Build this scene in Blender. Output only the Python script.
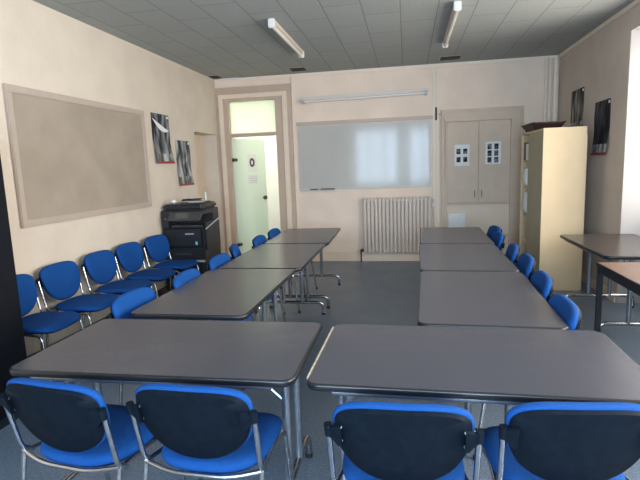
import bpy, bmesh, math, random
from mathutils import Vector, Matrix
random.seed(7)
PI = math.pi
S = bpy.context.scene
C = S.collection
for o in list(bpy.data.objects): bpy.data.objects.remove(o)

KR = .9477      # the room was measured in units of .9477 m: true size = measured size * KR
# ---------------------------------------------------------------- camera
F_PX, YAW, PITCH, ROLL, CZ = 490.11, 0.1788, 0.1486, -0.0367, 1.5475
fw = Vector((-math.sin(YAW)*math.cos(PITCH), math.cos(YAW)*math.cos(PITCH), -math.sin(PITCH)))
rt = Vector((math.cos(YAW), math.sin(YAW), 0)); up = rt.cross(fw)
r2 = rt*math.cos(ROLL) + up*math.sin(ROLL); u2 = -rt*math.sin(ROLL) + up*math.cos(ROLL)
cd = bpy.data.cameras.new('camera'); cam = bpy.data.objects.new('camera', cd); C.objects.link(cam)
cd.sensor_width = 36; cd.lens = F_PX/640*36; cd.clip_start = .05
M4 = Matrix((r2, u2, -fw)).transposed().to_4x4(); M4.translation = Vector((0, 0, CZ)); cam.matrix_world = M4
S.camera = cam

# ---------------------------------------------------------------- world, daylight at the windows, exposure
w = bpy.data.worlds.new('sky'); S.world = w; w.use_nodes = True
bg = w.node_tree.nodes['Background']; bg.inputs[0].default_value = (.62, .78, 1, 1); bg.inputs[1].default_value = 1.6
S.view_settings.view_transform = 'Standard'; S.view_settings.look = 'None'
S.view_settings.gamma = 1; S.view_settings.use_curve_mapping = False
S.view_settings.exposure = 0.68
def area(name, loc, rot, sx, sy, power, col):
    l = bpy.data.lights.new(name, 'AREA'); l.shape = 'RECTANGLE'; l.size = sx*KR; l.size_y = sy*KR; l.energy = power; l.color = col
    o = bpy.data.objects.new(name, l); C.objects.link(o); o.location = Vector(loc)*KR; o.rotation_euler = rot; return o
RW = (1.0, .90, .78); BL = (.58, .78, 1.0)
area('daylight_right_far', (2.86, 4.45, 1.9), (0, PI/2, 0), 1.9, 2.5, 112, RW)
area('daylight_right_near', (2.86, 1.3, 1.9), (0, PI/2, 0), 1.9, 2.0, 170, (1, .95, .88))
area('daylight_rear_left', (-1.05, -1.62, 1.9), (-PI/2, 0, PI), 1.5, 1.9, 150, BL)
area('daylight_rear_right', (.85, -1.62, 1.9), (-PI/2, 0, PI), 1.5, 1.9, 150, BL)
area('corridor_lamp', (-2.9, 9.6, 2.98), (0, 0, 0), 1.6, 1.2, 40, (1, .98, .92))

# ---------------------------------------------------------------- materials
def mat(name, col, rough=.6, metal=0, noise=0, nscale=40, bump=0, bscale=200, spec=.5, coat=0, dark=None, ndetail=3):
    m = bpy.data.materials.new(name); m.use_nodes = True; nt = m.node_tree; b = nt.nodes['Principled BSDF']
    b.inputs['Base Color'].default_value = (*col, 1); b.inputs['Roughness'].default_value = rough
    b.inputs['Metallic'].default_value = metal; b.inputs['Specular IOR Level'].default_value = spec
    b.inputs['Coat Weight'].default_value = coat
    tc = nt.nodes.new('ShaderNodeTexCoord')
    if noise:
        n = nt.nodes.new('ShaderNodeTexNoise'); n.inputs['Scale'].default_value = nscale; n.inputs['Detail'].default_value = ndetail
        nt.links.new(tc.outputs['Object'], n.inputs['Vector'])
        r = nt.nodes.new('ShaderNodeValToRGB'); r.color_ramp.elements[0].position = .35; r.color_ramp.elements[1].position = .65
        d = dark or tuple(c*(1-noise) for c in col)
        r.color_ramp.elements[0].color = (*d, 1); r.color_ramp.elements[1].color = (*[min(1, c*(1+noise*.5)) for c in col], 1)
        nt.links.new(n.outputs['Fac'], r.inputs[0]); nt.links.new(r.outputs[0], b.inputs['Base Color'])
    if bump:
        n2 = nt.nodes.new('ShaderNodeTexNoise'); n2.inputs['Scale'].default_value = bscale; n2.inputs['Detail'].default_value = 4
        nt.links.new(tc.outputs['Object'], n2.inputs['Vector'])
        bp = nt.nodes.new('ShaderNodeBump'); bp.inputs['Strength'].default_value = bump; bp.inputs['Distance'].default_value = .01
        nt.links.new(n2.outputs['Fac'], bp.inputs['Height']); nt.links.new(bp.outputs[0], b.inputs['Normal'])
    return m
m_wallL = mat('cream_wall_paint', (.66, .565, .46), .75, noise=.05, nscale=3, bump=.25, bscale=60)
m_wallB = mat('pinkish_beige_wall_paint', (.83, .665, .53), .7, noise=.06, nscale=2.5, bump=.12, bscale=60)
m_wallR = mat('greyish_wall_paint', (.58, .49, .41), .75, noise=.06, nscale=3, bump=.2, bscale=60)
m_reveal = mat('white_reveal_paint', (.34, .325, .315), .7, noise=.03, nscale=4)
m_tan = mat('tan_gloss_paint', (.54, .40, .30), .45, noise=.05, nscale=4, bump=.05, bscale=80)
m_case = mat('light_beige_gloss_paint', (.80, .65, .50), .45, noise=.04, nscale=5)
m_cup = mat('cupboard_beige_paint', (.62, .475, .35), .5, noise=.05, nscale=5, bump=.06, bscale=50)
m_cup2 = mat('cupboard_pale_panel_paint', (.75, .60, .45), .5, noise=.04, nscale=4)
m_trimw = mat('white_trim_paint', (.82, .70, .57), .5, noise=.03, nscale=8)
m_white = mat('white_plastic', (.68, .67, .64), .4)
m_lampw = mat('white_lamp_housing', (.66, .58, .50), .35)
m_tube = mat('milky_lamp_tube', (.74, .69, .62), .2)
m_rad = mat('radiator_enamel', (.62, .51, .42), .4, noise=.03, nscale=10)
m_blackp = mat('black_plastic', (.012, .013, .016), .42, bump=.1, bscale=400)
m_blackm = mat('black_painted_metal', (.012, .014, .018), .35)
m_shell = mat('black_textured_chair_shell', (.004, .008, .014), .6, noise=.25, nscale=30, bump=.1, bscale=500, spec=.10)
m_edge = mat('black_rubber_edging', (.010, .011, .013), .3)
m_chrome = mat('chrome_tube', (.48, .49, .51), .22, metal=1, noise=.1, nscale=30)
m_gmetal = mat('grey_lacquered_tube', (.30, .33, .37), .28, metal=.8, noise=.1, nscale=30)
m_blue = mat('blue_woven_fabric', (.003, .064, .26), .85, noise=.25, nscale=350, bump=.35, bscale=900, spec=.25)
m_board = mat('pinboard_cloth', (.36, .295, .23), .85, noise=.08, nscale=3, bump=.2, bscale=300)
m_boardf = mat('pinboard_frame_paint', (.46, .375, .31), .4, noise=.04, nscale=10)
m_wb = mat('glossy_whiteboard', (.50, .48, .44), .11, noise=.03, nscale=2, spec=.30)
m_alu = mat('dull_aluminium', (.50, .47, .43), .5, metal=.2)
m_cabF = mat('pale_yellow_laminate', (.66, .50, .30), .5, noise=.05, nscale=3)
m_cabL = mat('grey_green_laminate', (.36, .31, .20), .5, noise=.05, nscale=4)
m_dkred = mat('dark_red_brown_wicker', (.045, .014, .012), .6, noise=.5, nscale=60, bump=.5, bscale=90)
m_paper = mat('white_paper', (.80, .79, .76), .8, noise=.03, nscale=20)
m_black = mat('dark_cupboard_laminate', (.005, .006, .009), .5, noise=.2, nscale=5, spec=.15)
m_brown = mat('brown_wood_laminate', (.17, .095, .065), .38, noise=.2, nscale=12)
m_worn = mat('bare_chipboard_edge', (.42, .36, .27), .8, noise=.3, nscale=60)
m_silver = mat('light_grey_plastic', (.42, .42, .42), .4)
m_dkgrey = mat('dark_grey_plastic', (.045, .048, .052), .35)
m_teal = mat('teal_sticker', (.15, .55, .55), .5)
m_red = mat('red_poster_strip', (.30, .03, .03), .6)
m_void = mat('dark_void', (.006, .006, .006), .9)
m_corr = mat('corridor_paint', (.74, .73, .62), .8, noise=.03, nscale=3)
m_brass = mat('dark_handle_metal', (.08, .075, .07), .35, metal=.8)
m_skirt = mat('dark_brown_skirting', (.10, .07, .055), .5, noise=.2, nscale=8)
m_capk = mat('dark_foot_rubber', (.015, .015, .016), .6)

def table_mat(name, col):
    m = mat(name, col, .36, noise=.16, nscale=420, spec=.5, ndetail=2)
    nt = m.node_tree; b = nt.nodes['Principled BSDF']; tc = nt.nodes.new('ShaderNodeTexCoord')
    mp = nt.nodes.new('ShaderNodeMapping'); mp.inputs['Scale'].default_value = (1.5, 9, 1)
    n = nt.nodes.new('ShaderNodeTexNoise'); n.inputs['Scale'].default_value = 3; n.inputs['Detail'].default_value = 6
    r = nt.nodes.new('ShaderNodeMapRange'); r.inputs['To Min'].default_value = .24; r.inputs['To Max'].default_value = .29
    nt.links.new(tc.outputs['Object'], mp.inputs[0]); nt.links.new(mp.outputs[0], n.inputs[0]); b.inputs['Roughness'].default_value = .27
    return m
m_top = table_mat('grey_speckled_laminate', (.062, .063, .078))
m_topd = table_mat('dark_taupe_laminate', (.05, .042, .038))

def floor_mat():
    m = mat('blue_grey_speckled_vinyl', (.085, .10, .115), .32, noise=.0, spec=.5)
    nt = m.node_tree; b = nt.nodes['Principled BSDF']; tc = nt.nodes.new('ShaderNodeTexCoord')
    n = nt.nodes.new('ShaderNodeTexNoise'); n.inputs['Scale'].default_value = 75; n.inputs['Detail'].default_value = 5; n.inputs['Roughness'].default_value = .75
    nt.links.new(tc.outputs['Object'], n.inputs[0])
    r = nt.nodes.new('ShaderNodeValToRGB'); e = r.color_ramp.elements
    e[0].position = .36; e[0].color = (.07, .100, .14, 1); e[1].position = .62; e[1].color = (.19, .24, .30, 1)
    nt.links.new(n.outputs['Fac'], r.inputs[0]); nt.links.new(r.outputs[0], b.inputs['Base Color'])
    n2 = nt.nodes.new('ShaderNodeTexNoise'); n2.inputs['Scale'].default_value = 2.5; n2.inputs['Detail'].default_value = 5
    nt.links.new(tc.outputs['Object'], n2.inputs[0])
    mr = nt.nodes.new('ShaderNodeMapRange'); mr.inputs['To Min'].default_value = .24; mr.inputs['To Max'].default_value = .46
    nt.links.new(n2.outputs['Fac'], mr.inputs[0]); nt.links.new(mr.outputs[0], b.inputs['Roughness'])
    return m
def ceil_mat():
    m = mat('grey_ceiling_tiles', (.2, .2, .2), .85)
    nt = m.node_tree; b = nt.nodes['Principled BSDF']; tc = nt.nodes.new('ShaderNodeTexCoord')
    mp = nt.nodes.new('ShaderNodeMapping'); mp.inputs['Rotation'].default_value = (0, 0, PI/2); mp.inputs['Location'].default_value = (.13, .05, 0)
    br = nt.nodes.new('ShaderNodeTexBrick'); br.offset = .5
    br.inputs['Color1'].default_value = (.33, .345, .325, 1); br.inputs['Color2'].default_value = (.355, .37, .35, 1); br.inputs['Mortar'].default_value = (.13, .135, .125, 1)
    br.inputs['Scale'].default_value = 1; br.inputs['Mortar Size'].default_value = .004; br.inputs['Mortar Smooth'].default_value = .4
    br.inputs['Brick Width'].default_value = .75; br.inputs['Row Height'].default_value = .375; br.inputs['Bias'].default_value = 0
    nt.links.new(tc.outputs['Object'], mp.inputs[0]); nt.links.new(mp.outputs[0], br.inputs[0])
    n = nt.nodes.new('ShaderNodeTexNoise'); n.inputs['Scale'].default_value = 90; nt.links.new(tc.outputs['Object'], n.inputs[0])
    mx = nt.nodes.new('ShaderNodeMix'); mx.data_type = 'RGBA'; mx.blend_type = 'OVERLAY'; mx.inputs[0].default_value = .25
    nt.links.new(br.outputs[0], mx.inputs[6]); nt.links.new(n.outputs['Fac'], mx.inputs[7]); nt.links.new(mx.outputs[2], b.inputs['Base Color'])
    bp = nt.nodes.new('ShaderNodeBump'); bp.inputs['Strength'].default_value = .4; bp.inputs['Distance'].default_value = .01; bp.invert = True
    nt.links.new(br.outputs['Fac'], bp.inputs['Height']); nt.links.new(bp.outputs[0], b.inputs['Normal'])
    return m
m_floor, m_ceil = floor_mat(), ceil_mat()

def glass_mat(name, col, rough, trans, alpha_mix=None):
    m = bpy.data.materials.new(name); m.use_nodes = True; nt = m.node_tree; b = nt.nodes['Principled BSDF']
    b.inputs['Base Color'].default_value = (*col, 1); b.inputs['Roughness'].default_value = rough; b.inputs['Transmission Weight'].default_value = trans
    b.inputs['IOR'].default_value = 1.1
    return m
def pane_mat():   # thin clear pane: transparent with a weak gloss
    m = bpy.data.materials.new('clear_window_glass'); m.use_nodes = True; nt = m.node_tree; nt.nodes.remove(nt.nodes['Principled BSDF'])
    t = nt.nodes.new('ShaderNodeBsdfTransparent'); g = nt.nodes.new('ShaderNodeBsdfGlossy'); g.inputs['Roughness'].default_value = .05
    x = nt.nodes.new('ShaderNodeMixShader'); x.inputs[0].default_value = .06
    nt.links.new(t.outputs[0], x.inputs[1]); nt.links.new(g.outputs[0], x.inputs[2]); nt.links.new(x.outputs[0], nt.nodes['Material Output'].inputs[0]); return m
def frosted_mat(name, col, mixv):
    m = bpy.data.materials.new(name); m.use_nodes = True; nt = m.node_tree; b = nt.nodes['Principled BSDF']
    b.inputs['Base Color'].default_value = (*col, 1); b.inputs['Roughness'].default_value = .35
    t = nt.nodes.new('ShaderNodeBsdfTranslucent'); t.inputs[0].default_value = (*col, 1)
    x = nt.nodes.new('ShaderNodeMixShader'); x.inputs[0].default_value = mixv
    nt.links.new(b.outputs[0], x.inputs[1]); nt.links.new(t.outputs[0], x.inputs[2]); nt.links.new(x.outputs[0], nt.nodes['Material Output'].inputs[0]); return m
m_pane = pane_mat()
m_leaf = frosted_mat('pale_green_frosted_glass', (.80, .87, .78), .5)
m_trans = frosted_mat('frosted_transom_glass', (.88, .93, .82), .75)

def poster_mat(name, seed, base, light):
    m = bpy.data.materials.new(name); m.use_nodes = True; nt = m.node_tree; b = nt.nodes['Principled BSDF']; b.inputs['Roughness'].default_value = .6; b.inputs['Specular IOR Level'].default_value = .15
    tc = nt.nodes.new('ShaderNodeTexCoord'); mp = nt.nodes.new('ShaderNodeMapping'); mp.inputs['Location'].default_value = (seed, seed*2, 0); mp.inputs['Scale'].default_value = (1, 7, 1.8)
    n = nt.nodes.new('ShaderNodeTexNoise'); n.inputs['Scale'].default_value = 1.6; n.inputs['Detail'].default_value = 5
    nt.links.new(tc.outputs['Object'], mp.inputs[0]); nt.links.new(mp.outputs[0], n.inputs[0])
    r = nt.nodes.new('ShaderNodeValToRGB'); e = r.color_ramp.elements
    e[0].position = .42; e[0].color = (*base, 1); e[1].position = .68; e[1].color = (*light, 1)
    nt.links.new(n.outputs['Fac'], r.inputs[0]); nt.links.new(r.outputs[0], b.inputs['Base Color']); return m

# ---------------------------------------------------------------- mesh helpers
def bx(bm, x0, x1, y0, y1, z0, z1, bev=0, seg=2):
    r = bmesh.ops.create_cube(bm, size=1)
    for v in r['verts']:
        v.co = Vector(((x0+x1)/2 + v.co.x*(x1-x0), (y0+y1)/2 + v.co.y*(y1-y0), (z0+z1)/2 + v.co.z*(z1-z0)))
    if bev:
        es = list({e for v in r['verts'] for e in v.link_edges})
        bmesh.ops.bevel(bm, geom=es, offset=bev, segments=seg, affect='EDGES', clamp_overlap=True)
    return bm
def B(*a, **k): return bx(bmesh.new(), *a, **k)
def fillet(pts, r, n=5):
    pts = [Vector(p) for p in pts]; out = [pts[0]]
    for i in range(1, len(pts)-1):
        a, b, c = pts[i-1], pts[i], pts[i+1]; d1 = (a-b); d2 = (c-b)
        k = min(r, d1.length*.49, d2.length*.49); p = b + d1.normalized()*k; q = b + d2.normalized()*k
        for j in range(n+1):
            t = j/n; out.append(p*(1-t)**2 + b*2*t*(1-t) + q*t*t)
    out.append(pts[-1]); return out
def tube(bm, pts, r, n=10, fil=0, cap=True):
    if fil: pts = fillet(pts, fil)
    pts = [Vector(p) for p in pts]; rings = []; prev = None
    for i, p in enumerate(pts):
        t = (pts[min(i+1, len(pts)-1)] - pts[max(i-1, 0)]).normalized()
        if prev is None:
            a = Vector((0, 0, 1)) if abs(t.z) < .9 else Vector((1, 0, 0)); nrm = t.cross(a).normalized()
        else: nrm = (prev - t*prev.dot(t)).normalized()
        prev = nrm; bn = t.cross(nrm)
        rings.append([bm.verts.new(p + (nrm*math.cos(2*PI*k/n) + bn*math.sin(2*PI*k/n))*r) for k in range(n)])
    for a, b in zip(rings, rings[1:]):
        for k in range(n): bm.faces.new((a[k], a[(k+1) % n], b[(k+1) % n], b[k]))
    if cap: bm.faces.new(rings[0][::-1]); bm.faces.new(rings[-1])
    return bm
def disc(bm, c, axis, r, h, n=16):
    c = Vector(c); a = Vector(axis).normalized(); return tube(bm, [c - a*h/2, c + a*h/2], r, n)
def pad(bm, outline, front, back, rings=(1, .985, .93, .8, .5, 0), prof=(0, .45, .85, 1, 1, 1)):
    """closed cushion: outline(i)->(a,b); front(a,b,p)/back(a,b) -> Vector"""
    n = len(outline); prev = None
    def ring(s, fn): return [bm.verts.new(fn(a*s, b*s)) for a, b in outline]
    rs = []
    for s, p in zip(rings[:-1], prof[:-1]): rs.append(ring(s, lambda a, b, p=p: front(a, b, p)))
    for r1, r0 in zip(rs, rs[1:]):
        for k in range(n): bm.faces.new((r1[k], r1[(k+1) % n], r0[(k+1) % n], r0[k]))
    c = bm.verts.new(front(0, 0, 1)); L = rs[-1]
    for k in range(n): bm.faces.new((L[k], L[(k+1) % n], c))
    bs = [ring(s, back) for s in (.97, .5)]
    for k in range(n): bm.faces.new((rs[0][(k+1) % n], rs[0][k], bs[0][k], bs[0][(k+1) % n]))
    for k in range(n): bm.faces.new((bs[0][(k+1) % n], bs[0][k], bs[1][k], bs[1][(k+1) % n]))
    c2 = bm.verts.new(back(0, 0))
    for k in range(n): bm.faces.new((bs[1][(k+1) % n], bs[1][k], c2))
    return bm
def rrect(x0, x1, y0, y1, r, n=6):
    pts = []
    for cx, cy, a0 in ((x1-r, y1-r, 0), (x0+r, y1-r, PI/2), (x0+r, y0+r, PI), (x1-r, y0+r, 3*PI/2)):
        for k in range(n+1):
            a = a0 + PI/2*k/n; pts.append((cx + r*math.cos(a), cy + r*math.sin(a)))
    return pts
def prism(bm, pts, z0, z1):
    lo = [bm.verts.new((x, y, z0)) for x, y in pts]; hi = [bm.verts.new((x, y, z1)) for x, y in pts]; n = len(pts)
    bm.faces.new(lo[::-1]); bm.faces.new(hi)
    for k in range(n): bm.faces.new((lo[k], lo[(k+1) % n], hi[(k+1) % n], hi[k]))
    return bm
def edge_band(bm, pts_fn, prof, r=None):
    """prof: list of (outset, z); pts_fn(outset)-> outline"""
    rings = [[bm.verts.new((x, y, z)) for x, y in pts_fn(o)] for o, z in prof]
    m = len(rings)
    for i in range(m):
        a, b = rings[i], rings[(i+1) % m]; n = len(a)
        for k in range(n): bm.faces.new((a[k], a[(k+1) % n], b[(k+1) % n], b[k]))
    return bm
def obj(name, bm, m, parent=None, smooth=False, ang=40):
    bmesh.ops.recalc_face_normals(bm, faces=bm.faces)
    me = bpy.data.meshes.new(name); bm.to_mesh(me); bm.free()
    me.materials.append(m)
    if smooth: 
        me.shade_smooth()
        try: me.set_sharp_from_angle(angle=math.radians(ang))
        except Exception: pass
    o = bpy.data.objects.new(name, me); C.objects.link(o)
    if parent: o.parent = parent
    return o
def tag(o, label, cat, group=None):
    o['label'] = label; o['category'] = cat
    if group: o['group'] = group
    return o
def thing(name, label, cat, loc=(0, 0, 0), rz=0, group=None):
    o = bpy.data.objects.new(name, None); C.objects.link(o); o.location = loc; o.rotation_euler = (0, 0, rz); o.empty_display_size = .1
    return tag(o, label, cat, group)
def struct(name, bm, m, parent=None, **k):
    o = obj(name, bm, m, parent, **k)
    if not parent: o['kind'] = 'structure'
    return o
def dup(o, parent=None):
    c = o.copy(); C.objects.link(c); c.parent = parent
    for ch in [q for q in KIDS.get(o.name, [])]: dup(ch, c)
    return c
KIDS = {}
def index():
    KIDS.clear()
    for o in bpy.data.objects:
        if o.parent: KIDS.setdefault(o.parent.name, []).append(o)

# ---------------------------------------------------------------- room shell
XL, XR, YB, YR, H = -3.229, 2.295, 8.28, -1.3, 3.17
def wall_holes(plane, lo, hi, u0, u1, z0, z1, holes):
    """a wall slab between lo..hi on its thin axis, spanning u0..u1, with rectangular holes (ua,ub,za,zb)"""
    bm = bmesh.new(); us = sorted({u0, u1, *[h[0] for h in holes], *[h[1] for h in holes]}); zs = sorted({z0, z1, *[h[2] for h in holes], *[h[3] for h in holes]})
    for a, b in zip(us, us[1:]):
        run = None
        for c, d in zip(zs, zs[1:]):
            mu, mz = (a+b)/2, (c+d)/2; solid = not any(h[0] < mu < h[1] and h[2] < mz < h[3] for h in holes)
            if solid: run = (run[0], d) if run else (c, d)
            if (not solid or d == zs[-1]) and run:
                if plane == 'y': bx(bm, a, b, lo, hi, *run)
                else: bx(bm, lo, hi, a, b, *run)
                run = None
    return bm
struct('floor', B(-4.6, 3.0, YR-.3, 11, -.12, 0), m_floor)
struct('ceiling', B(-4.6, 3.0, YR-.3, 11, H, H+.12), m_ceil)
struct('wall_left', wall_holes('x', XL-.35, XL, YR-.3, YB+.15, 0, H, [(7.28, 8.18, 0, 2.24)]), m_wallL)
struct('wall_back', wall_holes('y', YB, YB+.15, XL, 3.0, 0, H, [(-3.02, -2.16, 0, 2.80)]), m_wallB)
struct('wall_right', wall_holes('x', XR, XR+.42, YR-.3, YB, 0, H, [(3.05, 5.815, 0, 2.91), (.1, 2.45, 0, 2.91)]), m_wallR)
# outer skin of the window niches (with the window openings)
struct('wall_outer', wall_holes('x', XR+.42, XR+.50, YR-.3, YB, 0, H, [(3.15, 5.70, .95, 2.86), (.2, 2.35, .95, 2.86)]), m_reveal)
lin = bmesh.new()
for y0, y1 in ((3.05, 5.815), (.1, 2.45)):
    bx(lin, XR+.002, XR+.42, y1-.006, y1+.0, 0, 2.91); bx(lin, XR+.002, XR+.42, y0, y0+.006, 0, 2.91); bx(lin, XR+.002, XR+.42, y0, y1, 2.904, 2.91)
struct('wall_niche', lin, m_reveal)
struct('wall_rear', wall_holes('y', YR-.25, YR, XL, XR, 0, H, [(-1.8, -.3, .8, 2.9), (.1, 1.6, .8, 2.9)]), m_wallR)
# windows
def window(name, plane, p, u0, u1, z0, z1, nu):
    bm = bmesh.new(); t = .05; d = .06
    def seg(a, b, c, e):
        if plane == 'x': bx(bm, p, p+d, a, b, c, e, .004)
        else: bx(bm, a, b, p-d, p, c, e, .004)
    seg(u0, u1, z0, z0+t); seg(u0, u1, z1-t, z1); seg(u0, u0+t, z0, z1); seg(u1-t, u1, z0, z1)
    for k in range(1, nu):
        u = u0 + (u1-u0)*k/nu; seg(u-t*1.5, u+t*1.5, z0, z1)
    zz = z0 + (z1-z0)*.42; seg(u0, u1, zz-.02, zz+.02)
    f = struct(name, bm, m_white)
    for k in range(nu):
        a = u0 + (u1-u0)*k/nu; b = u0 + (u1-u0)*(k+1)/nu; g = bmesh.new()
        if plane == 'x': bx(g, p+.025, p+.031, a+.03, b-.03, z0+.03, z1-.03)
        else: bx(g, a+.03, b-.03, p-.036, p-.03, z0+.03, z1-.03)
        obj('pane', g, m_pane, f)
window('window_1', 'x', XR+.43, 3.15, 5.70, .95, 2.86, 4)
window('window_2', 'x', XR+.43, .2, 2.35, .95, 2.86, 3)
window('window_3', 'y', YR-.12, -1.8, -.3, .8, 2.9, 3)
window('window_4', 'y', YR-.12, .1, 1.6, .8, 2.9, 3)
# corridor beyond the glass door
cor = bmesh.new()
bx(cor, -4.5, -4.4, YB+.15, 10.9, 0, H); bx(cor, -1.5, -1.4, YB+.15, 10.9, 0, H); bx(cor, -4.5, -1.4, 10.8, 10.9, 0, H)
struct('wall_corridor', cor, m_corr)
# recess in the left wall with a flat painted door
struct('door_2', B(XL-.35, XL-.27, 7.28, 8.18, 0, 2.24), mat('recess_door_paint', (.72, .58, .45), .5, noise=.04, nscale=4))
# tan surround of the glazed door
sur = wall_holes('y', YB-.03, YB, XL, -1.89, 0, 3.02, [(-3.01, -2.17, 0, 2.795)])
d1 = struct('door_1', sur, m_tan)
cas = bmesh.new()      # pale moulding
for a, b, c, e in ((-3.17, -3.09, 0, 2.83), (-2.05, -1.965, 0, 2.83), (-3.17, -1.965, 2.83, 2.90)):
    bx(cas, a, b, YB-.065, YB-.03, c, e, .008)
obj('casing', cas, m_case, d1)
st = bmesh.new()       # inner frame
for a, b, c, e in ((-3.09, -3.0, 0, 2.83), (-2.18, -2.05, 0, 2.83), (-3.0, -2.18, 2.785, 2.83), (-3.0, -2.18, 2.19, 2.245)):
    bx(st, a, b, YB-.045, YB+.10, c, e, .004)
obj('door_frame', st, m_tan, d1)
obj('transom_pane', B(-3.0, -2.18, YB+.04, YB+.05, 2.245, 2.785), m_trans, d1)
leafw, A = .80, math.radians(62)
lf = B(0, leafw, -.005, .005, .02, 2.17, .002)
leaf = obj('glass_leaf', lf, m_leaf, d1); leaf.location = (-2.985, YB-.01, 0); leaf.rotation_euler = (0, 0, A)
for z in (1.80, .30):
    hb = bmesh.new(); bx(hb, -.01, .045, -.018, .018, z-.03, z+.03, .004); bx(hb, .055, .10, -.014, .014, z-.025, z+.025, .004); obj('hinge', hb, m_brass, leaf)
hb = bmesh.new(); bx(hb, leafw-.09, leafw-.01, -.02, .02, 1.06, 1.13, .005); tube(hb, [(leafw-.05, -.02, 1.10), (leafw-.05, -.06, 1.10), (leafw-.17, -.06, 1.10)], .010, 8, .015)
obj('door_handle', hb, m_brass, leaf, True)
def on_leaf(a, b, z0, z1, off):
    ca, sa = math.cos(A), math.sin(A); bm = bmesh.new(); bx(bm, a, b, off-.001, off, z0, z1)
    bmesh.ops.transform(bm, matrix=Matrix.Translation((-2.985, YB-.01, 0)) @ Matrix.Rotation(A, 4, 'Z'), verts=bm.verts); return bm
n1 = tag(obj('notice', on_leaf(.34, .56, 1.58, 1.90, -.0065), m_paper), 'white notice with a dark round emblem on the glass door', 'notice')
eb = bmesh.new()
for k in range(10):
    a = 2*PI*k/10; r = .035; cx, cz = .45 + .045*math.cos(a), 1.75 + .06*math.sin(a); bx(eb, cx-.02, cx+.02, -.0085, -.0076, cz-.02, cz+.02)
bmesh.ops.transform(eb, matrix=Matrix.Translation((-2.985, YB-.01, 0)) @ Matrix.Rotation(A, 4, 'Z'), verts=eb.verts)
obj('printed_emblem', eb, m_dkgrey, n1)
n2 = tag(obj('notice', on_leaf(.33, .58, 1.36, 1.53, -.0065), m_paper), 'blank-looking white notice lower on the glass door, below the emblem', 'notice')
lb = bmesh.new()
for k in range(4): bx(lb, .36, .55, -.0080, -.0076, 1.39+.032*k, 1.396+.032*k)
bmesh.ops.transform(lb, matrix=Matrix.Translation((-2.985, YB-.01, 0)) @ Matrix.Rotation(A, 4, 'Z'), verts=lb.verts)
obj('printed_lines', lb, m_silver, n2)

# trims
struct('trim_1', B(XL, XR, YB-.025, YB, H-.045, H, .006), m_trimw)
struct('trim_2', B(XR-.03, XR, YR, YB-.025, H-.05, H, .006), m_trimw)
t3 = bmesh.new(); bx(t3, .415, .445, YB-.02, YB, .16, H-.045, .004); bx(t3, .475, .51, YB-.02, YB, .0, H-.045, .004); struct('trim_3', t3, m_trimw)
struct('trim_4', B(-1.885, -1.86, YB-.035, YB, 0, H-.045, .004), m_trimw)
struct('baseboard_back', B(-1.86, .475, YB-.02, YB, 0, .155, .004), m_case)
struct('baseboard_left', B(XL, XL+.02, 3.2, 7.28, 0, .11, .003), m_skirt)
struct('baseboard_right', B(XR-.02, XR, 5.83, YB, 0, .12, .003), m_case)
struct('baseboard_niche', B(XR+.40, XR+.42, 3.06, 5.80, 0, .12, .003), m_case)

# ---------------------------------------------------------------- on the left wall
t = thing('notice_board', 'large empty beige pinboard in a painted frame on the left wall', 'notice board', (XL, 4.69, 1.8))
y0, y1, z0, z1 = 3.616-4.69, 5.772-4.69, 1.207-1.8, 2.394-1.8
obj('pin_surface', B(0, .018, y0+.05, y1-.05, z0+.05, z1-.05), m_board, t)
fr = bmesh.new(); f = .062
for a, b, c, e in ((y0, y1, z0, z0+f), (y0, y1, z1-f, z1), (y0, y0+f, z0+f, z1-f), (y1-f, y1, z0+f, z1-f)): bx(fr, 0, .034, a, b, c, e, .006)
obj('frame', fr, m_boardf, t)
def poster(name, wall_x, sgn, y0, y1, zt, zb, label, m, curl, skew=0):
    """sheet hung on a side wall; y0..y1 width, a little curled; sgn = direction into the room"""
    N, K = 8, 14; ym = (y0+y1)/2; root = None
    strip = zb + (zt-zb)*.045; white = zb + (zt-zb)*.20
    def grid(za, zc, n):
        bm = bmesh.new(); g = []
        for i in range(N+1):
            u = i/N; row = []
            for j in range(n+1):
                z = za + (zc-za)*j/n; tt = (z-zb)/(zt-zb); y = y0 + (y1-y0)*u + skew*(1-tt)
                d = .004 + curl*max(0, .45-tt)*1.6*(.4+.6*abs(u-.5)*2) + .004*math.sin(7*tt+3*u)
                row.append((bm.verts.new((wall_x + sgn*max(d, .003), y, z)), bm.verts.new((wall_x + sgn*(max(d, .003)-.001), y, z))))
            g.append(row)
        for i in range(N):
            for j in range(n):
                for s in (0, 1): bm.faces.new((g[i][j][s], g[i+1][j][s], g[i+1][j+1][s], g[i][j+1][s]))
        for j in range(n):
            for i in (0, N): bm.faces.new((g[i][j][0], g[i][j+1][0], g[i][j+1][1], g[i][j][1]))
        for i in range(N):
            for j in (0, n): bm.faces.new((g[i][j][0], g[i+1][j][0], g[i+1][j][1], g[i][j][1]))
        return bm
    top = obj('poster', grid(white, zt, K), m, None, True); tag(top, label, 'poster')
    wm = poster_mat('caption_band', y0*3, (.08, .08, .08), (.62, .62, .60)); obj('caption_band', grid(strip, white, 3), wm, top, True)
    obj('red_strip', grid(zb, strip, 1), m_red, top, True)
    tp = bmesh.new(); ty = y0+.03 if sgn < 0 else y1-.05; bx(tp, min(wall_x+sgn*.003, wall_x+sgn*.012), max(wall_x+sgn*.003, wall_x+sgn*.012), ty-.015, ty+.02, zt-.05, zt-.02); obj('tape', tp, m_paper, top)
    return top
p = poster('poster', XL, 1, 5.98, 6.46, 2.40, 1.75, 'higher grey poster with a white sweep and loose corner, nearest the pinboard', poster_mat('poster_grey_streaks', 1.3, (.015, .017, .022), (.34, .35, .36)), .07)
sw = bmesh.new(); prev = None     # the white sweep printed across it
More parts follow.
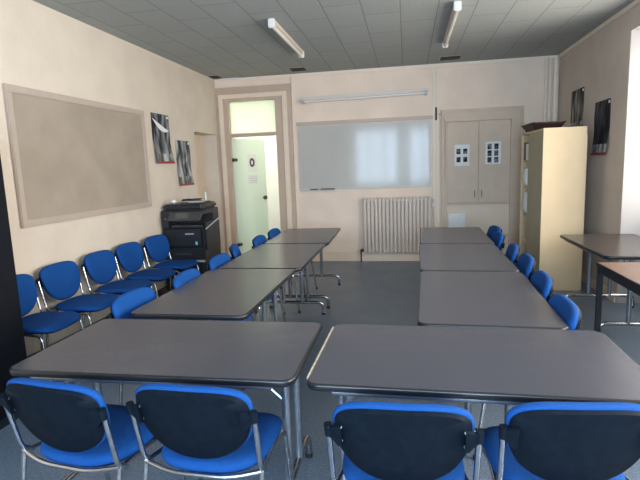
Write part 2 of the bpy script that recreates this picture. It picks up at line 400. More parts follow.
for k in range(11):
    q = k/10; y = 6.0 + .42*q; z = 2.33 - .30*q + .16*q*q; h = .035*math.sin(PI*q) + .004
    a, b = sw.verts.new((XL+.0115, y, z+h)), sw.verts.new((XL+.0115, y, z-h))
    if prev: sw.faces.new((prev[0], a, b, prev[1]))
    prev = (a, b)
obj('white_sweep', sw, m_paper, p)
poster('poster', XL, 1, 6.61, 7.07, 2.08, 1.43, 'lower pale streaky grey poster beside the doorway recess', poster_mat('poster_pale_streaks', 5.7, (.03, .035, .04), (.55, .56, .55)), .05)
tag(obj('blanking_plate', B(XL, XL+.008, 6.93, 7.05, 2.44, 2.58, .002), m_wallL), 'small painted-over square plate high on the left wall', 'cover plate')
# ---------------------------------------------------------------- on the right wall
poster('poster', XR, -1, 7.12, 7.63, 2.54, 2.00, 'dark poster with pale shapes behind the top of the cabinet', poster_mat('poster_dark_shapes', 9.1, (.008, .009, .013), (.34, .32, .26)), .02)
poster('poster', XR, -1, 6.23, 6.71, 2.285, 1.65, 'near-black poster with red bottom strip beside the window niche', poster_mat('poster_dark_streaks', 12.4, (.006, .007, .012), (.09, .09, .095)), .04)

# ---------------------------------------------------------------- on the back wall
t = thing('whiteboard', 'wide glossy whiteboard on the back wall above the radiator', 'whiteboard', (-.707, YB, 1.78))
x0, x1, z0, z1 = -1.795+.707, .381+.707, 1.241-1.78, 2.32-1.78
obj('writing_surface', B(x0+.02, x1-.02, -.02, -.004, z0+.02, z1-.02), m_wb, t)
fr = bmesh.new()
for a, b, c, e in ((x0, x1, z0, z0+.028), (x0, x1, z1-.028, z1), (x0, x0+.028, z0+.028, z1-.028), (x1-.028, x1, z0+.028, z1-.028)): bx(fr, a, b, -.03, 0, c, e, .004)
obj('frame', fr, m_alu, t)
obj('moulding', B(x0-.03, x1+.04, -.03, 0, z1+.005, z1+.06, .006), m_tan, t)
obj('pen_tray', B(x0+.05, x0+.62, -.08, -.028, z0-.01, z0+.004, .003), m_alu, t)
for k, (xx, mm) in enumerate(((-1.62, m_dkgrey), (-1.44, m_blackp), (-1.33, m_dkred))):
    pb = bmesh.new(); tube(pb, [(xx, YB-.055, 1.254), (xx+.13, YB-.055, 1.254)], .009, 8)
    tag(obj('marker_pen', pb, mm, None, True), ['dark grey marker leftmost on the whiteboard ledge', 'black marker in the middle of the whiteboard ledge', 'dark red marker rightmost on the whiteboard ledge'][k], 'pen', 'markers on the whiteboard ledge')
t = thing('batten_light', 'long white tube light mounted on the wall above the whiteboard', 'light fixture', (-.69, YB, 2.75))
t.rotation_euler = (0, -.014, 0)
obj('housing', B(-1.04, 1.04, -.05, 0, -.01, .045, .006), m_lampw, t)
tb = bmesh.new(); tube(tb, [(-.98, -.075, -.035), (.98, -.075, -.035)], .022, 12); obj('lamp_tube', tb, m_tube, t, True)
for s in (-1, 1): obj('lamp_holder', B(min(s*.97, s*1.02), max(s*.97, s*1.02), -.10, -.0, -.065, .0, .006), m_silver, t)
obj('starter', B(-.03, .03, -.09, -.05, -.075, -.055, .004), m_lampw, t)

t = thing('radiator', 'pale ribbed column radiator under the whiteboard', 'radiator', (-.17, YB-.075, 0))
n = 18; x0, x1 = -.56, .56
for k in range(n):
    a = x0 + (x1-x0)*k/n; bm = bmesh.new(); bx(bm, a+.006, a+(x1-x0)/n-.006, -.045, .045, .15, 1.09, .014, 3); obj('column', bm, m_rad, t, True)
bm = bmesh.new()
for z in (.20, 1.04): tube(bm, [(x0, 0, z), (x1, 0, z)], .024, 12)
obj('header_pipe', bm, m_rad, t, True)
bm = bmesh.new(); tube(bm, [(x0, 0, .20), (x0-.05, 0, .20), (x0-.05, 0, 0)], .012, 8, .02); obj('return_pipe', bm, m_brass, t, True)
bm = bmesh.new(); disc(bm, (x0-.03, -.0, .20), (1, 0, 0), .026, .05); obj('lockshield_valve', bm, m_blackp, t, True)
bm = bmesh.new(); tube(bm, [(x1, 0, 1.04), (x1+.035, 0, 1.04), (x1+.035, 0, 0)], .010, 8, .015); obj('supply_pipe', bm, m_rad, t, True)
bm = bmesh.new(); disc(bm, (x1+.035, -.03, .95), (0, 1, 0), .03, .06); obj('valve_knob', bm, m_white, t, True)
t = tag(obj('wall_socket', B(-1.08, -.98, YB-.012, YB, .20, .29, .008), m_trimw), 'small cream wall socket low left of the radiator', 'socket')
bm = bmesh.new(); disc(bm, (-1.03, YB-.0125, .245), (0, 1, 0), .028, .003); obj('socket_face', bm, m_case, t, True)

# built-in cupboard (right half of the back wall)
t = thing('built_in_cupboard', 'tall painted wall cupboard with double doors behind the right table row', 'cupboard', (1.17, YB, 0))
o_ = 1.17
fr = wall_holes('y', -.05, 0, .547-o_, 1.79-o_, 0, 2.45, [(.64-o_, 1.61-o_, .03, 2.26)])
obj('door_surround', fr, m_cup, t)
ml = bmesh.new()
for a, b, c, e in ((.547, .585, 0, 2.405), (1.745, 1.79, 0, 2.405), (.547, 1.79, 2.405, 2.45)): bx(ml, a-o_, b-o_, -.075, -.05, c, e, .008)
for a, b, c, e in ((.62, .64, .03, 2.26), (1.61, 1.635, .03, 2.26), (.62, 1.635, 2.26, 2.285)): bx(ml, a-o_, b-o_, -.065, -.05, c, e, .005)
obj('moulding', ml, m_cup, t)
for a, b in ((.643, 1.122), (1.130, 1.607)):
    d = obj('door', B(a-o_, b-o_, -.036, -.012, .965, 2.255, .003), m_cup, t)
    hx = (b-.05 if a < 1 else a+.05) - o_
    obj('door_handle', B(hx-.006, hx+.006, -.05, -.034, 1.05, 1.17, .003), m_brass, d)
obj('crossbar', B(.64-o_, 1.61-o_, -.045, 0, .93, .96, .004), m_cup, t)
obj('lower_back_panel', B(.64-o_, 1.61-o_, -.012, -.002, .03, .93), m_cup2, t)
obj('lower_shelf', B(.64-o_, 1.61-o_, -.05, -.012, .42, .45, .003), m_cup, t)
hk = bmesh.new(); disc(hk, (1.80-o_, -.07, 1.02), (0, 1, 0), .02, .04); obj('latch', hk, m_brass, t, True)
tag(obj('whiteboard_offcut', B(.665, .93, YB-.049, YB-.0125, .455, .80, .003), m_paper), 'white board standing in the open lower part of the built-in cupboard', 'board')
def photo_sheet(x0, x1, z0, z1, rows, label):
    s = obj('photo_sheet', B(x0, x1, YB-.0385, YB-.0365, z0, z1), m_paper); tag(s, label, 'paper')
    w_, h_ = x1-x0, z1-z0
    for r in range(rows):
        for c in range(2):
            a = x0 + w_*(.13 + .44*c); top = (.09 if rows == 3 else .20); hh = (.25 if rows == 3 else .24); g = (.30 if rows == 3 else .38)
            zt = z1 - h_*(top + g*r)
            m = poster_mat('sheet_photo', r*4+c*7+x0, (.004, .004, .004), (.25, .25, .25)); m.node_tree.nodes['Mapping'].inputs['Scale'].default_value = (9, 1, 9)
            obj('photo', B(a, a+w_*.27, YB-.0395, YB-.0385, zt-h_*hh, zt), m, s)
photo_sheet(.755, .99, 1.56, 1.90, 2, 'white sheet with four small dark photos on the left cupboard door')
photo_sheet(1.232, 1.465, 1.575, 1.925, 3, 'white sheet with six small dark photos on the right cupboard door')
bm = bmesh.new(); tube(bm, [(.47, YB-.03, 2.30), (.47, YB-.03, 2.50)], .014, 8); lv = tag(obj('blind_cord_cleat', bm, m_brass, None, True), 'dark metal rod end on the trim beside the cupboard top', 'cleat')
bm = bmesh.new(); tube(bm, [(.49, YB-.03, 2.40), (.55, YB-.085, 2.38), (.605, YB-.085, 2.28), (.605, YB-.085, 1.3)], .005, 6, .05)
tag(obj('cable', bm, m_tan, None, True), 'thin cable running down the left cupboard moulding', 'cable')
# pipes in the right corner
for k, (x, r, top) in enumerate(((2.10, .018, 'leftmost'), (2.155, .018, 'middle'), (2.235, .034, 'rightmost and thickest'))):
    bm = bmesh.new(); tube(bm, [(x, YB-.05, 0), (x, YB-.05, H-.045)], r, 12)
    q = tag(obj('heating_pipe', bm, m_trimw, None, True), '%s of the three painted pipes in the back right corner' % top, 'pipe', 'painted pipes in the corner')
    for z in (2.35, 2.80):
        bm = bmesh.new(); disc(bm, (x, YB-.05, z), (0, 0, 1), r+.007, .02); bx(bm, x-.006, x+.006, YB-.05, YB, z-.006, z+.006); obj('pipe_clip', bm, m_trimw, q, True)

# ---------------------------------------------------------------- ceiling fittings
for x, y0, y1, lab in ((-1.37, 5.2, 6.72, 'white ceiling batten over the left table row'), (.50, 5.19, 6.78, 'white ceiling batten over the right table row, cut by the frame top')):
    t = thing('ceiling_light', lab, 'light fixture', (x, (y0+y1)/2, H), 0, 'ceiling battens'); l = (y1-y0)/2
    obj('housing', B(-.03, .03, -l+.02, l-.02, -.045, 0, .006), m_lampw, t)
    bm = bmesh.new(); tube(bm, [(0, -l+.03, -.065), (0, l-.03, -.065)], .022, 12); obj('lamp_tube', bm, m_tube, t, True)
    for s in (-1, 1): obj('end_cap', B(-.037, .037, min(s*l, s*(l-.03)), max(s*l, s*(l-.03)), -.09, 0, .008), m_white, t)
def vent(x0, x1, y0, y1, lab, n=3):
    t = thing('ceiling_vent', lab, 'vent', ((x0+x1)/2, (y0+y1)/2, H), 0, 'ceiling vents'); a, b = (x1-x0)/2, (y1-y0)/2
    obj('opening', B(-a, a, -b, b, -.007, 0), m_void, t)
    fr = bmesh.new()
    for q in ((-a-.012, a+.012, -b-.012, -b), (-a-.012, a+.012, b, b+.012), (-a-.012, -a, -b, b), (a, a+.012, -b, b)): bx(fr, *q, -.004, 0)
    obj('rim', fr, m_tan, t)
    for k in range(n):
        y = -b + 2*b*(k+.7)/(n+.4); obj('louvre', B(-a, a, y-.005, y+.005, -.011, -.007), m_blackm, t)
vent(-1.80, -1.56, 7.78, 8.03, 'dark ceiling vent above the left end of the whiteboard')
vent(.51, .80, 7.76, 8.0, 'dark ceiling vent above the built-in cupboard')
vent(-3.20, -3.04, 7.93, 8.14, 'dark ceiling vent in the corner above the glass door')
tag(obj('cable_duct', B(-3.12, -2.80, YB-.06, YB-.026, H-.03, H, .004), m_white), 'short white duct under the ceiling above the glass door', 'duct')

def to_metres():
    for o in C.objects:
        if o.parent is None and o.type in ('MESH', 'EMPTY') and not o.get('_m'):
            o.location *= KR; o.scale *= KR
def metres_done():
    for o in C.objects:
        if o.parent is None: o['_m'] = 1
to_metres(); metres_done()
# ---------------------------------------------------------------- tables
def frame_leg(t, x, sgn, Wd, ht, zb=.13):
    hl = Wd/2-.035
    bm = bmesh.new()
    for y in (-.10, .10): tube(bm, [(x, y, zb), (x, y, ht-.03)], .019, 12)
    lg = obj('leg', bm, m_gmetal, t, True)
    bm = bmesh.new(); tube(bm, [(x, -hl, .012), (x, -hl, zb), (x, hl, zb), (x, hl, .012)], .017, 12, .07); obj('foot', bm, m_chrome, lg, True)
    for s in (-1, 1):
        bm = bmesh.new(); disc(bm, (x, s*hl, .010), (0, 0, 1), .02, .02); obj('foot_cap', bm, m_capk, lg, True)
    bm = bmesh.new()
    for y in (-.10, .10): tube(bm, [(x, y, ht-.22), (x+sgn*.19, y, ht-.04)], .006, 6)
    obj('brace', bm, m_gmetal, lg, True)
    bm = bmesh.new(); bx(bm, x-.03, x+.03, -.26, .26, ht-.045, ht-.026, .004); obj('mounting_plate', bm, m_blackm, lg)
def make_table(L, Wd, ht, label, m=m_top, worn=False, group=None, inset=.10):
    t = thing('folding_table', label, 'table', (0, 0, 0), 0, group)
    a, b = L/2, Wd/2; R = .045
    o = obj('tabletop', prism(bmesh.new(), rrect(-a+.008, a-.008, -b+.008, b-.008, R), ht-.024, ht), m, t)
    bm = bmesh.new(); edge_band(bm, lambda k: rrect(-a+.008-k, a-.008+k, -b+.008-k, b-.008+k, R+k), [(0, ht+.0008), (.005, ht-.001), (.008, ht-.007), (.008, ht-.020), (.004, ht-.027), (-.012, ht-.027), (-.012, ht-.0245), (0, ht-.0245)])
    obj('edge_trim', bm, m_edge, t, True, 50)
    if worn:
        bm = bmesh.new(); bx(bm, -a-.003, -a+.004, -b+.06, b-.06, ht-.022, ht+.002); obj('bare_edge', bm, m_worn, t)
    for s in (-1, 1):
        bm = bmesh.new(); tube(bm, [(-a+.10, s*(b-.045), ht-.044), (a-.10, s*(b-.045), ht-.044)], .014, 10); obj('rail', bm, m_gmetal, t, True)
        frame_leg(t, s*(a-inset), -s, Wd, ht)
    bm = bmesh.new()
    for s in (-1, 1): bx(bm, s*(a-inset)-.035, s*(a-inset)+.035, -b+.03, b-.03, ht-.042, ht-.030, .004)
    obj('crossrail', bm, m_blackm, t)
    return t
def put(t, x, y, rz, L, Wd, along):
    """x,y = near-left corner; along 'x' or 'y' for the long side"""
    c, s = math.cos(rz), math.sin(rz); dx, dy = (L/2, Wd/2) if along == 'x' else (Wd/2, L/2)
    t.location = (x + c*dx - s*dy, y + s*dx + c*dy, 0); t.rotation_euler = (0, 0, rz + (0 if along == 'x' else PI/2))
tabs = [('x', -1.882, 1.8944, .0041, 'front left grey folding table, nearest the camera on the left'),
        ('x', -.430, 1.8829, -.0187, 'front right grey folding table with a bare pale left edge'),
        ('y', -1.790, 2.7897, -.0105, 'left row grey table touching the front left table'),
        ('y', -1.738, 4.1959, .0031, 'middle grey table of the left row'),
        ('y', -1.7194, 5.6100, .0243, 'farthest grey table of the left row, nearest the glass door'),
        ('y', .048, 2.7016, -.0386, 'right row grey table touching the front right table'),
        ('y', .100, 4.1080, -.0176, 'middle grey table of the right row'),
        ('y', .138, 5.5150, -.0221, 'farthest grey table of the right row, before the cupboard')]
base = make_table(1.26, .72, .744, '')
index()
for i, (al, x, y, rz, lab) in enumerate(tabs):
    if i == 1: t = make_table(1.26, .72, .744, '', worn=True)
    else: t = base if i == 0 else dup(base)
    t['label'] = lab; t['group'] = 'tables of the U-shaped arrangement'; put(t, x*.9, y*.9, rz, 1.26, .72, al)
t = make_table(1.26, .72, .744, 'dark taupe side table standing in the window niche', m_topd, inset=.16); put(t, 1.578, 4.24, 0, 1.26, .72, 'y')
# square-legged brown desk
t = thing('square_leg_desk', 'brown-topped desk with black square legs by the right wall', 'desk', (1.432+.352, 4.03-.602, 0))
obj('desktop', B(-.345, .345, -.595, .595, .715, .74, .003), m_brown, t)
ed = bmesh.new()
for q in ((-.352, -.345, -.602, .602), (.345, .352, -.602, .602), (-.345, .345, -.602, -.595), (-.345, .345, .595, .602)): bx(ed, *q, .715, .741, .001)
obj('edge_trim', ed, m_edge, t)
fr = bmesh.new()
for q in ((-.345, -.315, -.595, .595), (.315, .345, -.595, .595), (-.315, .315, -.595, -.565), (-.315, .315, .565, .595)): bx(fr, *q, .665, .7145, .002)
obj('apron_frame', fr, m_blackm, t)
for sx in (-1, 1):
    for sy in (-1, 1):
        cx, cy = sx*.327, sy*.577; lg = obj('leg', B(cx-.018, cx+.018, cy-.018, cy+.018, .012, .665, .003), m_blackm, t)
        obj('foot_cap', B(cx-.02, cx+.02, cy-.02, cy+.02, 0, .014), m_capk, lg)

# ---------------------------------------------------------------- chair
def sup(hw, up_, dn, pu, pd, n=48):
    out = []
    for k in range(n):
        a = 2*PI*k/n; c, s = math.cos(a), math.sin(a); p = pu if s >= 0 else pd; h = up_ if s >= 0 else dn
        out.append((hw*math.copysign(abs(c)**(2/p), c), h*math.copysign(abs(s)**(2/p), s)))
    return out
def make_chair():
    t = thing('conference_chair', '', 'chair')
    # seat cushion
    ol = sup(.250, .275, .215, 4.0, 3.0)
    def zs(x, y): return .455 - .016*max(0, (y-.13)/.13)**2 + .008*(x/.23)**2 - .012*math.exp(-((y+.03)/.12)**2)
    def taper(x, y): return x*(1 - .05*(.2-y)/.4)
    seat = obj('seat', pad(bmesh.new(), ol, lambda a, b, p: Vector((taper(a, b), b, zs(a, b) - .030 + .032*p)), lambda a, b: Vector((taper(a, b), b, zs(a, b)-.042))), m_blue, t, True, 80)
    sh = pad(bmesh.new(), [(a*.93, b*.93) for a, b in ol], lambda a, b, p: Vector((taper(a, b), b, zs(a, b)-.046)), lambda a, b: Vector((taper(a, b)*.96, b*.96, zs(a, b)-.060)), prof=(1,)*6)
    obj('seat_shell', sh, m_shell, seat, True, 60)
    # backrest: local plane (x, h) leaning backwards, curved round the sitter
    ob = sup(.250, .112, .252, 3.6, 2.15); hz, yb, lean = .702, -.252, .28
    def P(a, b, d):   # d = forward offset
        y = yb - lean*b + .42*a*a + d - .012*math.exp(-(b/.1)**2)*0
        return Vector((a, y, hz + b*.96 + d*lean))
    back = obj('backrest', pad(bmesh.new(), ob, lambda a, b, p: P(a, b, .004 + .030*p), lambda a, b: P(a, b, -.004)), m_blue, t, True, 80)
    obs = [(a*.965, b*.95-.004) for a, b in ob]
    shell = obj('back_shell', pad(bmesh.new(), obs, lambda a, b, p: P(a, b, -.006), lambda a, b: P(a*.985, b*.985, -.022), prof=(1,)*6), m_shell, back, True, 60)
    bm = bmesh.new()
    for s in (-1, 1):
        for b in (.018, -.046):
            q = P(s*.218, b, -.0245); disc(bm, q, (0, 1, -lean), .007, .004, 10)
    obj('screw', bm, m_gmetal, shell, True)
    for s in (-1, 1):
        # bracket
        bm = bmesh.new(); q0, q1, q2 = P(s*.19, .045, -.024), P(s*.19, -.065, -.024), P(s*.262, .0, -.018)
        pts = [P(s*.215, .030, -.024), P(s*.238, .026, -.024), P(s*.268, .012, -.020), P(s*.274, -.014, -.020), P(s*.246, -.034, -.024), P(s*.229, -.060, -.024), P(s*.213, -.058, -.024)]
        A_ = [bm.verts.new(v) for v in pts]; B_ = [bm.verts.new(v + Vector((0, -.016, -.003))) for v in pts]; n = len(pts)
        bm.faces.new(A_); bm.faces.new(B_[::-1])
        for k in range(n): bm.faces.new((A_[k], A_[(k+1) % n], B_[(k+1) % n], B_[k]))
        disc(bm, pts[2] + Vector((-s*.006, -.006, -.010)), (s*.05, -.1, 1), .015, .045, 12)
        obj('bracket', bm, m_shell, back, True, 35)
        topp = pts[2] + Vector((-s*.006, -.004, 0)); J = Vector((s*.258, -.195, .430))
        bm = bmesh.new(); tube(bm, [topp, J + Vector((0, -.004, .02)), J + Vector((0, .05, -.02))], .0115, 10, .03); obj('back_post', bm, m_chrome, t, True)
        bm = bmesh.new(); tube(bm, [(s*.257, -.190, .430), (s*.259, -.212, .30), (s*.262, -.255, .012)], .0115, 10, .05)
        lg = obj('leg', bm, m_chrome, t, True); bm = bmesh.new(); disc(bm, (s*.262, -.256, .010), (0, 0, 1), .015, .02, 12); obj('foot_cap', bm, m_capk, lg, True)
        bm = bmesh.new(); tube(bm, [(s*.225, .06, .395), (s*.236, .205, .392), (s*.250, .270, .012)], .0115, 10, .05)
        lg = obj('leg', bm, m_chrome, t, True); bm = bmesh.new(); disc(bm, (s*.250, .271, .010), (0, 0, 1), .015, .02, 12); obj('foot_cap', bm, m_capk, lg, True)
    bm = bmesh.new()
    for s in (-1, 1): tube(bm, [(s*.257, -.19, .425), (s*.225, .07, .396)], .0105, 10)
    tube(bm, [(-.258, -.192, .430), (-.13, -.222, .408), (.13, -.222, .408), (.258, -.192, .430)], .0105, 10, .10)
    tube(bm, [(-.226, .06, .396), (.226, .06, .396)], .0105, 10)
    obj('seat_frame', bm, m_chrome, t, True)
    return t
ch0 = make_chair()
for o in [ch0] + list(ch0.children_recursive):
    if o.type == 'MESH':
        for v in o.data.vertices:
            z = v.co.z; v.co = (v.co.x*.9, v.co.y*.9, .9*(z+.087) if z > .3 else z*1.161)
index()
first = [True]
def chair(x, y, facing, label, group, tilt=0):
    """x,y = seat centre, facing = compass heading of the sitter in degrees (0 = +y, 90 = -x)"""
    c = ch0 if first[0] else dup(ch0); first[0] = False
    c.location = (x*.9, y*.9, 0); c.rotation_euler = (0, 0, math.radians(facing)); c['label'] = label; c['group'] = group
G = 'blue chairs in front of the near tables'
chair(-1.415, 1.915, -8, 'leftmost blue chair along the bottom, its black back turned slightly to the camera', G)
chair(-.838, 1.935, -2, 'second blue chair from the left along the bottom, under the front left table', G)
chair(-.03, 1.875, 1, 'third blue chair along the bottom, left one at the front right table', G)
chair(.56, 1.94, 5, 'rightmost blue chair along the bottom, its back cut by the right frame edge', G)
G = 'blue chairs lined up against the left wall'
for (x, y, a), lab in zip(((-3.045, 3.49, -90), (-3.045, 4.08, -90), (-3.045, 4.71, -90), (-3.045, 5.28, -91), (-3.03, 5.90, -94)),
    ('blue wall chair partly hidden by the black cupboard', 'second wall chair from the black cupboard', 'middle chair of the five against the left wall', 'wall chair fourth from the black cupboard, under the far end of the pinboard', 'blue wall chair right beside the copier')):
    chair(x, y, a, lab, G)
G = 'blue chairs along the outer side of the left table row'
for (x, y, a), lab in zip(((-1.665, 3.06, -92), (-1.57, 3.73, -88), (-1.57, 4.46, -90), (-1.64, 5.14, -74), (-1.56, 5.77, -88), (-1.55, 6.42, -90)),
    ('left row chair nearest the camera, rounded blue top above the table edge', 'left row chair second from the camera', 'left row chair third from the camera, just right of the copier',
     'left row chair with little but its top visible before the glass door', 'left row chair second from the far end, before the glass door', 'farthest chair of the left row, beside the door frame')):
    chair(x, y, a, lab, G)
G = 'blue chairs along the outer side of the right table row'
for (x, y, a), lab in zip(((.655, 2.98, 88), (.71, 3.68, 86), (.765, 4.40, 86), (.765, 4.96, 84), (.78, 5.83, 90), (.84, 6.36, 94)),
    ('right row chair nearest the camera, at the corner of the front right table', 'right row chair second from the camera', 'right row chair third from the camera, left of the cabinet foot',
     'right row chair fourth from the camera', 'right row chair second from the far end', 'farthest chair of the right row, in front of the cupboard')):
    chair(x, y, a, lab, G)

metres_done()
# ---------------------------------------------------------------- tall cabinet with a tray on top
t = thing('tall_cabinet', 'tall pale yellow cabinet with a grey-green sliding front, by the right wall', 'cabinet', (0, 0, 0))
xa, xb, ya, yb, zt = 1.61, 2.095, 6.35, 7.49, 1.99
t.location = (xa, ya, 0); w_, d_ = xb-xa, yb-ya
obj('near_side', B(0, w_, 0, .022, 0, zt, .002), m_cabF, t)
obj('far_side', B(0, w_, d_-.022, d_, 0, zt, .002), m_cabF, t)
obj('top_panel', B(0, w_, .022, d_-.022, zt-.025, zt), m_cabF, t)
obj('rear_panel', B(w_-.012, w_, .022, d_-.022, .06, zt-.025), m_cabL, t)
obj('plinth', B(.02, w_, .022, d_-.022, 0, .06), m_cabL, t)
for z in (.06, .45, .84, 1.23, 1.60): obj('shelf', B(.03, w_-.012, .022, d_-.022, z, z+.02), m_cabF, t)
bm = bmesh.new()
for k in range(28): bx(bm, .004, .020, .024+k*.0255, .024+(k+1)*.0255-.0012, .06, zt-.026, .003, 1)
obj('shutter', bm, m_cabL, t)
for (z0, z1, yy, ww, mm, lab, nm) in ((1.25, 1.52, 7.16, .22, m_paper, 'white paper bundle on the upper cabinet shelf', 'paper_bundle'),
        (.86, 1.20, 7.15, .26, m_white, 'white plastic sack on the middle cabinet shelf', 'sack'), (1.62, 1.84, 7.18, .10, m_case, 'tan folder standing on the top cabinet shelf', 'folder'),
        (1.62, 1.86, 7.32, .06, m_blackp, 'black folder standing on the top cabinet shelf', 'folder')):
    if nm == 'folder': bm = B(xa+.012, xa+.29, yy, yy+ww, z0, z1, .004)
    else:
        bm = bmesh.new(); bmesh.ops.create_icosphere(bm, subdivisions=4, radius=1)
        for v in bm.verts:
            q = v.co.copy(); s_ = 1/max(abs(q.x), abs(q.y), abs(q.z))**.6; q = q*s_*(1 + .06*math.sin(9*q.x+4*q.z)*math.cos(7*q.y))
            v.co = Vector((xa+.125 + q.x*.13, yy+ww/2 + q.y*ww/2*.9, max(z0, (z0+z1)/2 + q.z*(z1-z0)/2*.97)))
    tag(obj(nm, bm, mm, None, nm != 'folder', 80), lab, {'paper_bundle': 'paper', 'sack': 'bag', 'folder': 'folder'}[nm])
# tray
t = thing('tray', 'dark red-brown flared tray lying on top of the tall cabinet', 'tray', (1.755, 6.98, zt))
bm = bmesh.new()
lo, hi = rrect(-.15, .15, -.26, .26, .03, 3), rrect(-.20, .20, -.32, .32, .04, 3)
li, hh = rrect(-.135, .135, -.245, .245, .03, 3), rrect(-.185, .185, -.305, .305, .035, 3)
rg = [[bm.verts.new((x, y, z)) for x, y in o] for o, z in ((lo, .002), (hi, .085), (hh, .085), (li, .014))]
for a, b in zip(rg, rg[1:]):
    for k in range(len(a)): bm.faces.new((a[k], a[(k+1) % len(a)], b[(k+1) % len(a)], b[k]))
bm.faces.new(rg[0][::-1]); bm.faces.new(rg[-1]); obj('tray_body', bm, m_dkred, t)
bm = bmesh.new(); edge_band(bm, lambda k: rrect(-.20-k, .20+k, -.32-k, .32+k, .045), [(.006, .082), (.006, .094), (-.018, .094), (-.018, .082)]); obj('tray_rim', bm, m_blackp, t)
tag(obj('folder', B(1.97, 2.08, 6.45, 7.2, zt+.001, zt+.022, .002), m_dkred), 'long flat dark red folder along the right edge of the cabinet top', 'folder')
tag(obj('leaning_board', B(2.104, 2.125, 6.42, 7.05, 0, 1.90, .003), m_trimw), 'thin white board standing between the cabinet and the right wall', 'board')

# ---------------------------------------------------------------- black cupboard, near left
t = thing('black_cupboard', 'tall black cupboard cut by the left edge of the frame', 'cupboard', (XL+.01, 1.85, 0))
dw, dd, dh = -2.645-XL-.01, 1.02, 1.98
obj('carcass', B(0, dw, 0, dd, 0, dh, .003), m_black, t)
obj('plinth', B(dw, dw+.002, .01, dd-.01, 0, .06), m_blackm, t)
for a, b in ((.012, dd/2-.003), (dd/2+.003, dd-.012)):
    d = obj('door', B(dw, dw+.018, a, b, .07, dh-.02, .002), m_black, t)
    hy = b-.05 if a < .1 else a+.05; bm = bmesh.new(); tube(bm, [(dw+.018, hy, .95), (dw+.05, hy, .95), (dw+.05, hy, 1.12), (dw+.018, hy, 1.12)], .005, 6, .015); obj('door_handle', bm, m_brass, d, True)

# ---------------------------------------------------------------- copier
t = thing('photocopier', 'black office photocopier standing in the back left corner', 'photocopier', (-2.915, 6.27, 0))
t.scale = (1, 1, 1.05)
hx, hy = .29, .28
obj('base_cabinet', B(-hx, hx, -hy, hy, .05, .60, .008), m_blackp, t)
for i, (z0, z1) in enumerate(((.09, .24), (.25, .42), (.455, .60))):
    d = obj('paper_drawer', B(-hx+.01, hx-.01, -hy-.022, -hy, z0, z1, .006), m_blackp, t)
    obj('drawer_grip', B(-.11, .11, -hy-.026, -hy-.021, (z0+z1)/2-.012, (z0+z1)/2+.012, .003), m_dkgrey, d)
obj('silver_strip', B(-hx+.02, hx-.0, -hy-.026, -hy, .424, .450, .004), m_silver, t)
bd = obj('engine_body', B(-hx, hx, -hy, hy, .60, .86, .010), m_blackp, t)
obj('front_cover', B(-hx+.03, hx-.02, -hy-.018, -hy, .615, .85, .010), m_blackp, t)
obj('badge', B(.04, .16, -hy-.0195, -hy-.017, .775, .790), m_silver, t)
obj('sticker', B(.175, .205, -hy-.0195, -hy-.017, .645, .685), m_teal, t)
obj('rear_column', B(-hx, hx, .06, hy, .86, 1.02, .006), m_blackp, t)
obj('left_column', B(-hx, -hx+.10, -hy, .06, .86, 1.02, .006), m_blackp, t)
obj('power_lamp', B(-hx+.05, -hx+.065, -hy-.002, -hy, .965, .98), m_silver, t)
bm = B(-.17, .27, -hy+.02, .06, .865, .885, .006); obj('output_tray', bm, m_dkgrey, t)
obj('scanner_unit', B(-hx-.0, hx, -hy, hy, 1.02, 1.075, .008), m_blackp, t)
bm = bmesh.new(); v = [bm.verts.new(q) for q in ((-.16, -hy-.09, .975), (hx, -hy-.09, .975), (hx, -hy, 1.055), (-.16, -hy, 1.055), (-.16, -hy-.09, .955), (hx, -hy-.09, .955), (hx, -hy, 1.02), (-.16, -hy, 1.02))]
for f_ in ((0, 1, 2, 3), (4, 5, 6, 7), (0, 1, 5, 4), (1, 2, 6, 5), (2, 3, 7, 6), (3, 0, 4, 7)): bm.faces.new([v[k] for k in f_])
cp = obj('control_panel', bm, m_dkgrey, t)
bm = bmesh.new(); v = [bm.verts.new(q) for q in ((-.06, -hy-.075, .9895), (.12, -hy-.075, .9895), (.12, -hy-.015, 1.0428), (-.06, -hy-.015, 1.0428))]; bm.faces.new(v)
obj('screen', bm, mat('dim_screen', (.10, .11, .10), .15), cp)
obj('document_feeder', B(-hx+.02, hx-.02, -hy+.03, hy, 1.078, 1.15, .02, 3), m_blackp, t)
obj('feeder_tray', B(-.05, .22, -hy+.08, .20, 1.152, 1.165, .004), m_dkgrey, t)
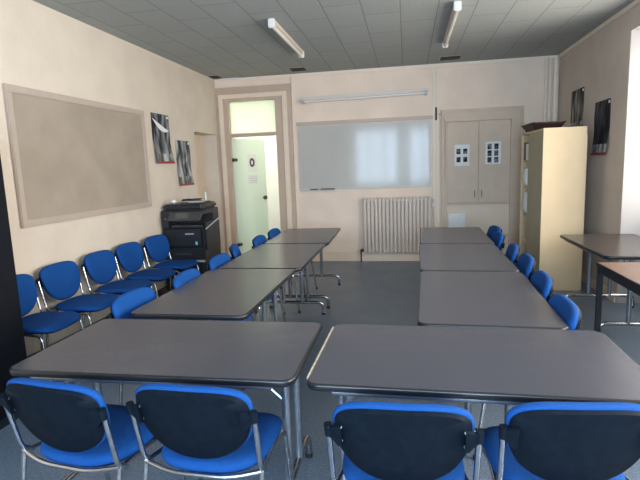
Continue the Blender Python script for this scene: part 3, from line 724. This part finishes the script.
sd = obj('side_tray', bmesh.new(), m_blackp, t)
bm = bmesh.new(); bx(bm, hx, hx+.02, -hy+.04, hy-.04, .56, .92, .006)
v = [bm.verts.new(q) for q in ((hx, -hy+.02, .80), (hx+.012, -hy+.02, .80), (hx+.012, hy-.05, .93), (hx, hy-.05, .93), (hx, -hy+.02, .815), (hx+.012, -hy+.02, .815), (hx+.012, hy-.05, .945), (hx, hy-.05, .945))]
bm.to_mesh(sd.data); bm.free(); sd.data.materials.clear(); sd.data.materials.append(m_blackp)
bm = bmesh.new(); tube(bm, [(hx+.024, -hy+.03, .84), (hx+.024, hy-.06, .93)], .008, 8); obj('tray_edge', bm, m_silver, sd, True)
for sx in (-1, 1):
    for sy in (-1, 1):
        bm = bmesh.new(); disc(bm, (sx*.23, sy*.22, .026), (1, 0, 0), .026, .03); obj('caster', bm, m_capk, t, True)
# clutter on top of it
bm = bmesh.new()
pts = []
for k in range(40):
    a = k*.55; pts.append((-2.93 + .11*math.cos(a) + .04*math.cos(2.3*a), 6.36 + .07*math.sin(a), 1.232 + .004*math.sin(3*a) + k*.0006))
tube(bm, pts, .006, 6); tag(obj('cable', bm, m_blackp, None, True), 'tangled black cable heaped on the photocopier', 'cable')
tag(obj('paper_stack', B(-2.86, -2.68, 6.10, 6.22, 1.2235, 1.240, .002), m_silver), 'grey pad of paper on the photocopier lid', 'paper')
bm = bmesh.new(); bmesh.ops.create_icosphere(bm, subdivisions=3, radius=1)
for v in bm.verts: v.co = Vector((-3.07 + v.co.x*.035, 6.12 + v.co.y*.04, 1.241 + max(-1, v.co.z)*.025*(1+.25*math.sin(8*v.co.x))))
tag(obj('crumpled_paper', bm, m_paper, None, True), 'small crumpled white paper at the left of the photocopier lid', 'paper')
bm = bmesh.new(); tube(bm, [(-2.78, 6.50, 1.210), (-2.78, 6.50, 1.34)], .014, 10)
tag(obj('white_stick', bm, m_white, None, True), 'white upright tube standing at the rear of the photocopier', 'tube')

to_metres()
for o in C.objects:
    if '_m' in o: del o['_m']
